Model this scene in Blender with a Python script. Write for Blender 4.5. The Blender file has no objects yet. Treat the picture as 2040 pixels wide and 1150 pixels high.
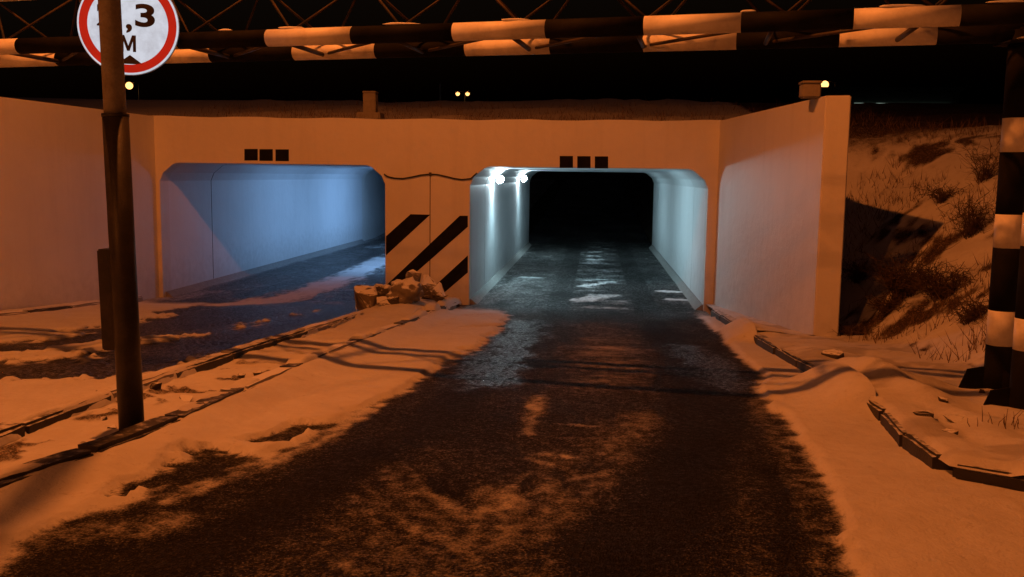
import bpy, bmesh, math, random
import numpy as np
from mathutils import Vector, Matrix
random.seed(7)
RNG = np.random.default_rng(11)
scene = bpy.context.scene
C = scene.collection

# ------------------------------------------------------------------ camera
F_PX, YAW, PITCH, ROLL, CAM_Z = 1872.2, math.radians(4.956), math.radians(-6.854), math.radians(.76), 1.55
cy, sy, cp, sp = math.cos(YAW), math.sin(YAW), math.cos(PITCH), math.sin(PITCH)
FW = Vector((-sy*cp, cy*cp, sp)); RT = Vector((cy, sy, 0)); UP = RT.cross(FW)
c_, s_ = math.cos(ROLL), math.sin(ROLL)
RT, UP = RT*c_ + UP*s_, UP*c_ - RT*s_
cam = bpy.data.cameras.new('camera'); cam_o = bpy.data.objects.new('camera', cam); C.objects.link(cam_o)
cam.sensor_width = 36; cam.lens = 36*F_PX/2040; cam.clip_end = 1500; cam.clip_start = .05
M = Matrix((RT, UP, -FW)).transposed().to_4x4(); M.translation = (0, 0, CAM_Z)
cam_o.matrix_world = M
scene.camera = cam_o
# ------------------------------------------------------------------ night sky and exposure
w = bpy.data.worlds.new('World'); scene.world = w; w.use_nodes = True
nt = w.node_tree; bg = nt.nodes['Background']
sky = nt.nodes.new('ShaderNodeTexSky'); sky.sky_type = 'NISHITA'; sky.sun_disc = False
sky.sun_elevation = math.radians(-3); sky.sun_rotation = math.radians(200)
nt.links.new(sky.outputs[0], bg.inputs[0]); bg.inputs[1].default_value = 0.05
scene.view_settings.view_transform = 'Standard'; scene.view_settings.look = 'None'
scene.view_settings.gamma = 1; scene.view_settings.exposure = 0; scene.view_settings.use_curve_mapping = False

SODIUM = (1.0, .218, .030)
LED_R = (.50, .88, 1.0)
LED_L = (.265, .54, 1.0)

# ------------------------------------------------------------------ pixel -> place
ORI = Vector((0, 0, CAM_Z))
def ray(x, y): return FW + RT*((x-1020)/F_PX) + UP*((575-y)/F_PX)
def aty(x, y, Y): d = ray(x, y); return ORI + d*(Y/d.y)
def atz(x, y, z): d = ray(x, y); return ORI + d*((z-CAM_Z)/d.z)
def atx(x, y, X): d = ray(x, y); return ORI + d*(X/d.x)
PORTAL_Y, EXIT_Y = 16.77, 31.9
FLOOR, CEIL, TOP, KZ = -.795, 1.705, 2.546, .125
def gz(y):                                    # road level along the approach, the tunnel and the way out
    t = np.clip((np.asarray(y, float)-4.5)/12.3, 0, 1); t = t*t*(3-2*t)*.35 + t*.65
    z = FLOOR*t
    return z + np.clip((np.asarray(y, float)-34), 0, 60)*.045
def gnd(x, y, off=0.):
    d = ray(x, y); lo, hi = .5, 90
    for _ in range(50):
        m = (lo+hi)/2; P = ORI + d*m
        if P.z > float(gz(P.y))+off: lo = m
        else: hi = m
    return P

# ------------------------------------------------------------------ numpy noise
def _h(ix, iy, s):
    n = (ix.astype(np.int64)*374761393 + iy.astype(np.int64)*668265263 + s*1442695041) & 0x7fffffff
    n = ((n ^ (n >> 13))*1274126177) & 0x7fffffff
    return ((n ^ (n >> 16)) & 0xffff)/65535.
def vn(x, y, s=0):
    x = np.asarray(x, float); y = np.asarray(y, float)
    ix, iy = np.floor(x), np.floor(y); fx, fy = x-ix, y-iy
    fx = fx*fx*(3-2*fx); fy = fy*fy*(3-2*fy)
    a, b, c, d = _h(ix, iy, s), _h(ix+1, iy, s), _h(ix, iy+1, s), _h(ix+1, iy+1, s)
    return (a*(1-fx)+b*fx)*(1-fy) + (c*(1-fx)+d*fx)*fy
def fbm(x, y, s=0, o=4, g=.5):
    r = 0; a = 1; t = 0
    for k in range(o):
        r = r + a*vn(x*2**k+k*17.3, y*2**k-k*9.1, s+k); t += a; a *= g
    return r/t
def sstep(a, b, x): t = np.clip((x-a)/(b-a), 0, 1); return t*t*(3-2*t)

# ------------------------------------------------------------------ materials
def mat(name): m = bpy.data.materials.new(name); m.use_nodes = True; return m, m.node_tree, m.node_tree.nodes['Principled BSDF']
def nd(t, typ, **k):
    n = t.nodes.new(typ)
    for a, b in k.items(): setattr(n, a, b)
    return n
def coords(t, scale=(1, 1, 1)):
    g = nd(t, 'ShaderNodeNewGeometry'); mp = nd(t, 'ShaderNodeMapping'); mp.inputs['Scale'].default_value = scale
    t.links.new(g.outputs['Position'], mp.inputs[0]); return mp.outputs[0]
def noise(t, co, sc, det=4, rough=.55):
    n = nd(t, 'ShaderNodeTexNoise'); n.inputs['Scale'].default_value = sc; n.inputs['Detail'].default_value = det
    n.inputs['Roughness'].default_value = rough; t.links.new(co, n.inputs['Vector']); return n.outputs[0]
def ramp(t, fac, stops):
    r = nd(t, 'ShaderNodeValToRGB'); e = r.color_ramp.elements
    while len(e) < len(stops): e.new(.5)
    for el, (p, c) in zip(e, stops):
        el.position = p; el.color = (*c, 1) if len(c) == 3 else c
    t.links.new(fac, r.inputs[0]); return r.outputs[0]
def math_(t, op, a, b=None, clamp=False):
    n = nd(t, 'ShaderNodeMath', operation=op); n.use_clamp = clamp
    for i, v in enumerate((a, b)):
        if v is None: continue
        if isinstance(v, (int, float)): n.inputs[i].default_value = v
        else: t.links.new(v, n.inputs[i])
    return n.outputs[0]
def mixc(t, f, a, b, blend='MIX'):
    n = nd(t, 'ShaderNodeMix', data_type='RGBA', blend_type=blend)
    for i, v in ((0, f), (6, a), (7, b)):
        if isinstance(v, (int, float)): n.inputs[i].default_value = v
        elif isinstance(v, tuple): n.inputs[i].default_value = (*v, 1)
        else: t.links.new(v, n.inputs[i])
    return n.outputs[2]
def bump(t, p, h, strength=.3, dist=.01, chain=None):
    b = nd(t, 'ShaderNodeBump'); b.inputs['Strength'].default_value = strength; b.inputs['Distance'].default_value = dist
    t.links.new(h, b.inputs['Height'])
    if chain is not None: t.links.new(chain, b.inputs['Normal'])
    t.links.new(b.outputs[0], p.inputs['Normal']); return b.outputs[0]
def paint(name, col, rough=.6, var=.25, scale=6, bmp=.25, metal=0, grime=(.12, .1, .08), g_amt=.35):
    m, t, p = mat(name); co = coords(t)
    n1 = noise(t, co, scale, 6, .62); n2 = noise(t, co, scale*9, 4, .6)
    f = ramp(t, n1, [(.42, (0, 0, 0)), (.75, (1, 1, 1))])
    a = mixc(t, math_(t, 'MULTIPLY', f, g_amt), col, grime)
    b = mixc(t, var, a, n2, 'OVERLAY')
    t.links.new(b, p.inputs['Base Color']); p.inputs['Roughness'].default_value = rough; p.inputs['Metallic'].default_value = metal
    p.inputs['Specular IOR Level'].default_value = .3
    bump(t, p, n2, bmp, .004)
    return m
def ground_mat(name, under=(.018, .0175, .017), under_rough=.8, streak=False, earth=False):
    """bare surface and lying snow, mixed by the measured cover of every point (attribute cov), with wet and dirt"""
    m, t, p = mat(name); co = coords(t)
    at = {}
    for k in ('cov', 'wet', 'dirt'):
        a = nd(t, 'ShaderNodeAttribute', attribute_name=k); at[k] = a.outputs['Fac']
    nf = noise(t, co, 70, 3, .7); nm = noise(t, co, 14, 5, .65); nl = noise(t, co, 2.2, 4, .6)
    j = math_(t, 'ADD', math_(t, 'MULTIPLY', math_(t, 'SUBTRACT', nf, .5), 1.1), math_(t, 'MULTIPLY', math_(t, 'SUBTRACT', nm, .5), .9))
    k_ = math_(t, 'MULTIPLY', j, math_(t, 'SUBTRACT', 1.0, math_(t, 'POWER', at['cov'], 3.0)))
    fac = math_(t, 'ADD', at['cov'], k_)
    mr = nd(t, 'ShaderNodeMapRange', interpolation_type='SMOOTHSTEP'); mr.inputs[1].default_value = .18; mr.inputs[2].default_value = .86
    t.links.new(fac, mr.inputs[0]); snow = mr.outputs[0]
    vo = nd(t, 'ShaderNodeTexVoronoi'); vo.inputs['Scale'].default_value = 95; t.links.new(co, vo.inputs['Vector'])
    asp = mixc(t, vo.outputs['Distance'], tuple(x*.55 for x in under), tuple(min(1, x*1.7) for x in under))
    asp = mixc(t, ramp(t, nl, [(.4, (0, 0, 0)), (.7, (.6, .6, .6))]), asp, tuple(x*.5 for x in under))
    ng = noise(t, co, 38, 2, .8)
    gm_ = nd(t, 'ShaderNodeMapRange', interpolation_type='SMOOTHSTEP'); gm_.inputs[1].default_value = .02; gm_.inputs[2].default_value = .2; gm_.inputs[3].default_value = .15; t.links.new(at['cov'], gm_.inputs[0])
    asp = mixc(t, math_(t, 'MULTIPLY', gm_.outputs[0], ramp(t, ng, [(.56, (0, 0, 0)), (.66, (1, 1, 1))])), asp, tuple(min(1, x*5.5) for x in under))
    asp = mixc(t, math_(t, 'MULTIPLY', gm_.outputs[0], ramp(t, nf, [(.60, (0, 0, 0)), (.68, (1, 1, 1))])), asp, tuple(min(1, x*8) for x in under))
    clean = mixc(t, ramp(t, nm, [(.3, (0, 0, 0)), (.75, (1, 1, 1))]), (.78, .79, .82), (.70, .70, .71))
    clean = mixc(t, ramp(t, nf, [(.25, (1, 1, 1)), (.33, (0, 0, 0))]), clean, (.36, .32, .28))
    clean = mixc(t, ramp(t, noise(t, co, 9, 6, .75), [(.60, (0, 0, 0)), (.74, (.75, .75, .75))]), clean, (.40, .36, .31))
    clean = mixc(t, ramp(t, nl, [(.35, (0, 0, 0)), (.75, (.35, .35, .35))]), clean, (.5, .46, .42))
    sn = mixc(t, at['dirt'], clean, (.17, .14, .115))
    t.links.new(mixc(t, snow, asp, sn), p.inputs['Base Color'])
    nw = noise(t, co, 27, 3, .75)
    wetg = math_(t, 'MULTIPLY', at['wet'], ramp(t, nw, [(.47, (.3, .3, .3)), (.60, (1, 1, 1))]))
    r_a = math_(t, 'SUBTRACT', under_rough, math_(t, 'MULTIPLY', wetg, under_rough-.13))
    rm = nd(t, 'ShaderNodeMix', data_type='FLOAT'); t.links.new(snow, rm.inputs[0]); t.links.new(r_a, rm.inputs[2]); rm.inputs[3].default_value = .75
    t.links.new(rm.outputs[0], p.inputs['Roughness'])
    t.links.new(math_(t, 'ADD', .03, math_(t, 'MULTIPLY', math_(t, 'POWER', wetg, 2.0), 1.0)), p.inputs['Specular IOR Level'])
    hgt = mixc(t, snow, math_(t, 'ADD', vo.outputs['Distance'], math_(t, 'MULTIPLY', ng, 2.0)), math_(t, 'ADD', math_(t, 'MULTIPLY', nf, .5), .6))
    b1 = bump(t, p, nm, .5, .025)
    bump(t, p, hgt, .85, .012, b1)
    return m
def snowcap_mat(name, col, rough=.85, lo=.25, hi=.6, grime=(.10, .085, .07)):
    """a rough body with fresh snow lying on whatever faces up"""
    m, t, p = mat(name); co = coords(t)
    g = nd(t, 'ShaderNodeNewGeometry'); sx = nd(t, 'ShaderNodeSeparateXYZ'); t.links.new(g.outputs['Normal'], sx.inputs[0])
    n = noise(t, co, 16, 5, .65); n2 = noise(t, co, 60, 3)
    f = math_(t, 'ADD', sx.outputs[2], math_(t, 'MULTIPLY', math_(t, 'SUBTRACT', n, .5), .9))
    mr = nd(t, 'ShaderNodeMapRange', interpolation_type='SMOOTHSTEP'); mr.inputs[1].default_value = lo; mr.inputs[2].default_value = hi
    t.links.new(f, mr.inputs[0])
    base = mixc(t, n, grime, col)
    t.links.new(mixc(t, mr.outputs[0], base, (.78, .79, .82)), p.inputs['Base Color']); p.inputs['Roughness'].default_value = rough
    bump(t, p, n2, .5, .01)
    return m
def glow(name, col, strength):
    m, t, p = mat(name); p.inputs['Base Color'].default_value = (.8, .8, .8, 1)
    p.inputs['Emission Color'].default_value = (*col, 1); p.inputs['Emission Strength'].default_value = strength; return m
def wall_mat(name, col, streak=.5):
    m, t, p = mat(name); co = coords(t)
    n1 = noise(t, co, 1.1, 6, .6); n2 = noise(t, coords(t, (2.2, 2.2, .22)), 1.7, 6, .65); n3 = noise(t, co, 55, 4, .6); n4 = noise(t, co, 7, 5, .6)
    a = mixc(t, math_(t, 'MULTIPLY', ramp(t, n1, [(.4, (0, 0, 0)), (.8, (1, 1, 1))]), .3), col, tuple(x*.72 for x in col))
    a = mixc(t, math_(t, 'MULTIPLY', ramp(t, n2, [(.5, (0, 0, 0)), (.75, (1, 1, 1))]), streak*.4), a, tuple(x*.6 for x in col))
    # splashed dirt near the road
    g = nd(t, 'ShaderNodeNewGeometry'); sx = nd(t, 'ShaderNodeSeparateXYZ'); t.links.new(g.outputs['Position'], sx.inputs[0])
    mr = nd(t, 'ShaderNodeMapRange', interpolation_type='SMOOTHSTEP'); mr.inputs[1].default_value = .1; mr.inputs[2].default_value = -.85
    t.links.new(math_(t, 'ADD', sx.outputs[2], math_(t, 'MULTIPLY', math_(t, 'SUBTRACT', n4, .5), .9)), mr.inputs[0])
    a = mixc(t, math_(t, 'MULTIPLY', mr.outputs[0], .38), a, (.22, .2, .18))
    t.links.new(a, p.inputs['Base Color']); p.inputs['Roughness'].default_value = .52
    b1 = bump(t, p, n4, .25, .03); bump(t, p, n3, .22, .006, b1)
    return m

MT = dict(
    wall=wall_mat('white_wall_paint', (.68, .67, .65)), lining=wall_mat('tunnel_wall_paint', (.72, .73, .75), .35),
    black=paint('black_paint', (.008, .008, .0076), .75, .15, 5, .3, 0, (.03, .026, .022), .4),
    white=paint('white_gate_paint', (.84, .82, .78), .5, .3, 5, .25, 0, (.2, .17, .13), .4),
    dark=paint('dark_steel', (.05, .047, .042), .5, .3, 10, .3, .2, (.12, .06, .03), .5),
    rod=paint('grey_steel_rod', (.028, .025, .022), .7, .3, 12, .2, .1, (.14, .07, .035), .5),
    pole=paint('grey_pole_paint', (.34, .32, .29), .5, .35, 7, .3, .1, (.16, .11, .07), .6),
    pole_black=paint('worn_black_pole', (.03, .028, .025), .45, .3, 8, .3, 0, (.09, .07, .05), .5),
    kerb=snowcap_mat('kerb_concrete', (.3, .28, .26), .8, .55, .9, (.2, .18, .16)),
    kerb_black=snowcap_mat('kerb_black', (.028, .026, .024), .6, .96, 1.3, (.05, .045, .04)),
    kerb_bare=snowcap_mat('kerb_dark_concrete', (.055, .05, .045), .8, .8, 1.15, (.03, .027, .024)),
    road=ground_mat('snowy_wet_asphalt'), verge=ground_mat('snowy_verge', (.075, .055, .038), .9), bank=ground_mat('snowy_bank', (.06, .043, .028), .95),
    joint=paint('dark_joint', (.04, .04, .042), .9), concrete=paint('weathered_concrete', (.27, .25, .22), .85, .3, 9, .4, 0, (.16, .13, .1), .5),
    chunk=snowcap_mat('rubble_concrete', (.21, .18, .15), .9, .05, .5), stone=snowcap_mat('dark_stone', (.07, .06, .05), .9, .6, .95, (.04, .035, .03)),
    fillet=snowcap_mat('dirty_fillet', (.3, .29, .28), .85, 1.05, 1.35, (.10, .095, .09)),
    sack=snowcap_mat('grey_sack', (.26, .23, .19), .85, .28, .7),
    twig=paint('dry_twigs', (.075, .05, .032), .9, .3, 30, 0, 0, (.04, .025, .015), .5),
    straw=paint('dry_straw', (.15, .1, .055), .9, .3, 30, 0, 0, (.07, .045, .025), .5),
    snow=paint('fresh_snow', (.8, .81, .84), .8, .12, 12, .5, 0, (.7, .7, .72), .3),
    cable=paint('black_cable', (.02, .02, .02), .6),
    led_body=paint('lamp_housing', (.2, .2, .21), .4, .15, 20, .1, .5),
    sodium=glow('sodium_lens', (1, .50, .20), 60), sodium_far=glow('far_sodium_lens', (1, .44, .13), 3.2), led=glow('led_lens', (.72, .93, 1.0), 200), led_b=glow('blue_led_lens', (.5, .75, 1.0), 25),
    green=glow('green_signal', (.05, 1, .5), 5), strip=glow('pale_strip', (.45, .6, .5), .55),
    sign_white=glow('sign_white', (.84, .89, 1.0), .72), sign_red=glow('sign_red', (.60, .012, .006), .75), far=paint('far_building', (.05, .055, .05), .9),  # sign emission stands in for retroreflected light; the sign has no lamp
    sign_back=paint('sign_metal', (.4, .4, .4), .4, .1, 10, .1, .6),
)
MT['black'].node_tree.nodes['Principled BSDF'].inputs['Specular IOR Level'].default_value = .07
MT['sign_black'] = paint('sign_ink', (.012, .008, .016), .5, .1)
for k, dirt in (('sign_white', (.5, .5, .56)), ('sign_red', (.45, .012, .006))):       # weathered print on the sign faces, tinting their added glow
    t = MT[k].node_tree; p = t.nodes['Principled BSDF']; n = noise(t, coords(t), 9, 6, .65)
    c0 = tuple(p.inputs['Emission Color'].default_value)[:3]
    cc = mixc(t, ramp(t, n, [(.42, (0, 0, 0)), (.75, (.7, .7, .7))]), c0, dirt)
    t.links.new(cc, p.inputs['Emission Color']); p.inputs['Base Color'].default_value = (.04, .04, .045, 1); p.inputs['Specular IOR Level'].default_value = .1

# ------------------------------------------------------------------ object helpers
def link(name, me, m=None, parent=None):
    o = bpy.data.objects.new(name, me); C.objects.link(o)
    if m is not None and me is not None and not me.materials: me.materials.append(m)
    if parent is not None: o.parent = parent
    return o
def tag(o, label=None, cat=None, group=None, kind=None):
    for k, v in (('label', label), ('category', cat), ('group', group), ('kind', kind)):
        if v: o[k] = v
    return o
def thing(name, label, cat, loc=(0, 0, 0), group=None):
    o = bpy.data.objects.new(name, None); C.objects.link(o); o.location = loc; o.empty_display_size = .2
    return tag(o, label, cat, group)
def fin(bm, name, m, parent=None, smooth=False, origin=None):
    bmesh.ops.recalc_face_normals(bm, faces=bm.faces)
    if origin is not None: bmesh.ops.translate(bm, vec=-Vector(origin), verts=bm.verts)
    me = bpy.data.meshes.new(name); bm.to_mesh(me); bm.free()
    if smooth:
        for f in me.polygons: f.use_smooth = True
    o = link(name, me, m, parent)
    if origin is not None: o.location = origin
    return o
def b_box(bm, lo, hi, bev=0):
    r = bmesh.ops.create_cube(bm, size=1); vs = r['verts']
    for v in vs: v.co = Vector([lo[i] + (v.co[i]+.5)*(hi[i]-lo[i]) for i in range(3)])
    if bev: bmesh.ops.bevel(bm, geom=list({e for v in vs for e in v.link_edges}), offset=bev, segments=2, affect='EDGES')
def b_tube(bm, pts, rad, seg=12, cap=True):
    pts = [Vector(p) for p in pts]; rad = rad if isinstance(rad, (list, tuple)) else [rad]*len(pts)
    rings = []
    for i, p in enumerate(pts):
        d = (pts[min(i+1, len(pts)-1)] - pts[max(i-1, 0)]).normalized()
        a = d.orthogonal().normalized() if abs(d.z) > .95 else d.cross(Vector((0, 0, 1))).normalized()
        b = d.cross(a)
        rings.append([bm.verts.new(p + (a*math.cos(k*2*math.pi/seg) + b*math.sin(k*2*math.pi/seg))*rad[i]) for k in range(seg)])
    for r0, r1 in zip(rings, rings[1:]):
        for k in range(seg): bm.faces.new((r0[k], r0[(k+1) % seg], r1[(k+1) % seg], r1[k]))
    if cap: bm.faces.new(rings[0][::-1]); bm.faces.new(rings[-1])
def b_prism(bm, poly, ext):
    ext = Vector(ext); a = [bm.verts.new(Vector(p)) for p in poly]; b = [bm.verts.new(Vector(p)+ext) for p in poly]
    n = len(a); bm.faces.new(a); bm.faces.new(b[::-1])
    for i in range(n): bm.faces.new((a[i], b[i], b[(i+1) % n], a[(i+1) % n]))
def tube(name, pts, rad, m, parent=None, seg=12, smooth=True):
    bm = bmesh.new(); b_tube(bm, pts, rad, seg); o = fin(bm, name, m, parent, False)
    if smooth:
        for f in o.data.polygons: f.use_smooth = len(f.vertices) == 4
    return o
def box(name, lo, hi, m, parent=None, bev=0): bm = bmesh.new(); b_box(bm, lo, hi, bev); return fin(bm, name, m, parent)
def prism(name, poly, ext, m, parent=None): bm = bmesh.new(); b_prism(bm, poly, ext); return fin(bm, name, m, parent)
def sheet(X, Y, Z, name, m, parent=None, **attrs):
    """a grid of points (2-D arrays) as one smooth surface with point attributes"""
    ny, nx = X.shape; n = nx*ny
    co = np.stack([X, Y, Z], -1).reshape(-1, 3).astype(np.float32)
    i = np.arange(n).reshape(ny, nx)
    q = np.stack([i[:-1, :-1], i[:-1, 1:], i[1:, 1:], i[1:, :-1]], -1).reshape(-1, 4).astype(np.int32)
    me = bpy.data.meshes.new(name); me.vertices.add(n); me.vertices.foreach_set('co', co.ravel())
    me.loops.add(q.size); me.loops.foreach_set('vertex_index', q.ravel())
    me.polygons.add(len(q)); me.polygons.foreach_set('loop_start', np.arange(len(q), dtype=np.int32)*4)
    me.polygons.foreach_set('loop_total', np.full(len(q), 4, np.int32)); me.polygons.foreach_set('use_smooth', np.ones(len(q), bool))
    me.update(); me.validate()
    for k, v in attrs.items():
        a = me.attributes.new(k, 'FLOAT', 'POINT'); a.data.foreach_set('value', np.broadcast_to(v, X.shape).astype(np.float32).ravel())
    return link(name, me, m, parent)
def light(name, typ, loc, power, col, parent=None, aim=None, **k):
    l = bpy.data.lights.new(name, typ); l.energy = power; l.color = col
    for a, b in k.items(): setattr(l, a, b)
    o = bpy.data.objects.new(name, l); C.objects.link(o); o.location = loc
    if aim is not None: o.rotation_euler = Vector(aim).to_track_quat('-Z', 'Y').to_euler()
    if parent is not None: o.parent = parent
    return o

def street_optics(o, down=.68, side=1.25):
    '''road lamps throw more light sideways than straight down'''
    l = o.data; l.use_nodes = True; t = l.node_tree; em = t.nodes['Emission']
    tc = nd(t, 'ShaderNodeTexCoord'); sx = nd(t, 'ShaderNodeSeparateXYZ'); t.links.new(tc.outputs['Normal'], sx.inputs[0])
    mr = nd(t, 'ShaderNodeMapRange', interpolation_type='SMOOTHSTEP'); mr.inputs[1].default_value = 1.; mr.inputs[2].default_value = .35; mr.inputs[3].default_value = down; mr.inputs[4].default_value = side
    t.links.new(math_(t, 'ABSOLUTE', sx.outputs[2]), mr.inputs[0]); t.links.new(mr.outputs[0], em.inputs['Strength'])
# ------------------------------------------------------------------ terrain, roads, snow
def seg_dist(X, Y, pl):
    d = np.full(X.shape, 1e9)
    for (x0, y0), (x1, y1) in zip(pl, pl[1:]):
        vx, vy = x1-x0, y1-y0; L = vx*vx+vy*vy+1e-9
        t = np.clip(((X-x0)*vx+(Y-y0)*vy)/L, 0, 1)
        d = np.minimum(d, np.hypot(X-x0-t*vx, Y-y0-t*vy))
    return d
def stroke(A, X, Y, px, width, val, amt=1., soft=.5, rough=.35, s=3, mod=True):
    """lay or clear snow (or wet) along a wheel mark; px are points of the mark on the road"""
    pl = [tuple(gnd(*p).xy) for p in px]
    d = seg_dist(X, Y, pl) + ((fbm(X*6, Y*2.2, s)-.5)*.7 + (fbm(X*14, Y*9, s+5, 3)-.5)*.6)*width*rough*1.8
    f = amt*(1-sstep(width*.5*(1-soft), width*.5*(1+soft)+.01, d))
    if mod and isinstance(val, float) and .2 < val < .75: val = np.clip(val*(.45+1.1*fbm(X*16, Y*10, s+9, 3, .7)), 0, 1)
    return A*(1-f) + val*f

def road_fields(X, Y):
    e1 = (fbm(X*2.2, Y*1.3, 21, 5, .6)-.5)*.5 + (fbm(X*9, Y*9, 5, 3)-.5)*.16
    xl = np.interp(Y, [0, 3.4, 4.1, 4.4, 5.3, 5.9, 7.1, 8.3, 10.5, 14, 16], [-2.5, -2.3, -2.14, -1.97, -1.66, -1.54, -1.46, -1.35, -1.26, -1.3, -1.6])
    xr = np.interp(Y, [0, 3.6, 5, 7.2, 9, 14, 16], [.6, .95, 1.16, 1.3, 1.52, 1.66, 1.75])
    cov = np.maximum(sstep(.16, -.12, X-xl+e1*.8), sstep(-.1, .14, X-xr+e1*.45))
    inside = 1-cov
    base = .10 + .26*(fbm(X*3, Y*1.6, 8)-.35)
    cov = np.maximum(cov, base)
    wet = .08 + .3*fbm(X*1.3, Y*.9, 31); dirt = .15*inside + .1
    S = lambda A, *a, **k: stroke(A, X, Y, *a, **k)
    if X.max() > 0:                                        # carriageway under the lamp
        # bare clods between the wheel mark and the snow
        cov = S(cov, [(520, 880), (640, 850)], .22, .16, .85, rough=.9); cov = S(cov, [(290, 975), (430, 915)], .27, .1, .9, rough=.9)
        cov = S(cov, [(60, 1085), (200, 1030)], .14, .25, .8, rough=.8)
        cov = S(cov, [(330, 1000), (520, 930), (640, 880), (760, 805)], .10, .62, .8, soft=.8)
        cov = S(cov, [(230, 1060), (330, 1040)], .3, .55, .7)
        # packed snow between the wheels
        for pts, wd, v in (([(1190, 645), (1205, 700), (1215, 770)], .75, .40), ([(1230, 850), (1190, 890), (1080, 965), (900, 1080), (800, 1150)], .5, .33),
                           ([(1075, 790), (1052, 865)], .11, .66), ([(1085, 905), (1145, 912)], .07, .7), ([(1060, 915), (1095, 925)], .05, .62), ([(1110, 845), (1190, 850)], .05, .6),
                           ([(1280, 830), (1240, 880), (1200, 905)], .22, .47), ([(1130, 955), (1210, 940)], .06, .55), ([(1130, 690), (1330, 700)], .12, .46), ([(1120, 735), (1330, 745)], .1, .44),
                           ([(800, 930), (850, 985), (930, 1028), (985, 1022), (1010, 990)], .08, .56), ([(730, 1000), (830, 1055), (910, 1088), (960, 1070)], .07, .52),
                           ([(690, 1050), (780, 1105), (860, 1140)], .08, .5), ([(620, 1090), (720, 1150)], .08, .45), ([(1190, 960), (1040, 1050), (880, 1150)], .16, .44), ([(980, 985), (1010, 1010)], .14, .55),
                           ([(540, 1150), (740, 1020), (830, 900)], .3, .3), ([(1100, 1120), (1060, 1150)], .1, .4),
                           ([(1500, 800), (1580, 920), (1625, 1040), (1655, 1150)], .13, .46), ([(1440, 880), (1490, 1000), (1500, 1150)], .12, .30)):
            cov = S(cov, pts, wd*1.15, v*.88, .85, soft=.9, rough=.6)
        for k in range(6):                                  # scuffed arcs where a car has turned
            pts = [(790-k*34, 905+k*24), (835-k*22, 968+k*29), (905-k*12, 1018+k*28), (970-k*6, 1022+k*26), (1025+k*4, 985+k*22), (1075+k*12, 940+k*20)]
            cov = S(cov, [(x+random.uniform(-14, 14), y+random.uniform(-7, 7)) for x, y in pts], .03+.03*(k % 3 == 1), .50-.03*k, .75, soft=1., rough=1.6, s=3+k)
        # wheel tracks worn to the asphalt
        cov = S(cov, [(1070, 640), (1000, 720), (930, 790), (760, 900), (560, 1010), (320, 1130)], .34, .06, .9, soft=.6)
        cov = S(cov, [(1300, 640), (1370, 720), (1400, 800), (1400, 900), (1330, 1020), (1250, 1150)], .40, .03, .95, soft=.6)
        cov = S(cov, [(1550, 960), (1590, 1150)], .07, .08, .8, soft=.8)
        # tyre tread on the shoulder
        d = seg_dist(X, Y, [tuple(gnd(*p).xy) for p in ((1530, 800), (1600, 930), (1650, 1050), (1675, 1150))])
        tread = sstep(.45, .6, fbm(X*7, Y*11, 83, 3))*(1-sstep(.03, .12, d)); cov = cov*(1-.4*tread)
        dirt = np.maximum(dirt, sstep(.75, .3, cov)*.62)
        wet = S(wet, [(1050, 640), (1005, 700), (960, 760)], .5, 1., 1., soft=.95, rough=.9); cov = S(cov, [(1050, 645), (1005, 700), (965, 750)], .36, .06, 1., rough=.6)
        wet = S(wet, [(1370, 690), (1460, 770)], .4, .8, 1., soft=.95, rough=.9)
        for pts, wd, v in (([(930, 655), (1010, 650)], .16, .25), ([(920, 632), (1010, 628)], .05, .3)): cov = S(cov, pts, wd, v, .9)
        cen = np.exp(-((X-.18)/.48)**4)*sstep(7.4, 8.2, Y)*sstep(15, 12.5, Y); cov = np.maximum(cov, cen*np.clip(.18+1.25*(fbm(X*1.3, Y*5.5, 81, 4, .65)-.36), 0, .62))
        # inside the tunnel: wet ruts, slush ripples, a little drifted snow
        tin = sstep(15.2, 16.6, Y)
        rip = fbm(X*1.9, Y*3.2, 41, 5, .7); ctr = np.exp(-((X-.12)/.5)**2)
        ct = .12 + 1.1*(rip-.40)*(.45+ctr) + .55*(fbm(X*8, Y*5, 47, 4, .7)-.48) + .30*sstep(.45, .0, np.minimum(X+2.23, 1.97-X))*fbm(X*2, Y*2, 4)*2*(.4)
        ct = np.where(np.abs(X+.62) < .22, ct*.4, ct); ct = np.where(np.abs(X-.95) < .22, ct*.3, ct)
        ct = np.clip(ct, .02, .75)*sstep(36, 30, Y) + .5*sstep(30, 36, Y)*fbm(X, Y, 3)
        cov = cov*(1-tin) + ct*tin
        for pts, wd, v in (([(1160, 598), (1210, 590)], .5, .72), ([(1165, 570), (1215, 562)], .3, .66), ([(1320, 580), (1350, 582)], .28, .85), ([(1335, 597), (1365, 598)], .28, .8), ([(1040, 553), (1070, 554)], .25, .75),
                           ([(960, 606), (1010, 580), (1040, 555)], .4, .34)): cov = S(cov, pts, wd, v, .95)
        tw = sstep(12.5, 17.5, Y); wet = wet*(1-tw) + (.30+.75*(fbm(X*1.6, Y*.7, 51)-.2))*tw
        dirt = dirt*(1-tin) + (.35*sstep(.8, .3, cov)+.15)*tin
        cov = np.where(X > xr+.35, np.maximum(cov, .97*(Y < 15)), cov)
        lo_ = np.exp(-((X-.2)/.9)**4)*sstep(9, 3, Y)*.12*(fbm(X*2.5+Y*.8, Y*.7, 85, 4, .6)-.3); cov = np.clip(cov+np.where(cov < .6, lo_, 0), 0, 1)
        cov = np.where((X < -2.1) & (Y > 5.6) & (Y < 15.5), np.maximum(cov, .97), cov)
    else:                                                   # the other carriageway
        cov = np.full(X.shape, .98); cov = np.where(Y > 15, .98, cov)
        S2 = S
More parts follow.
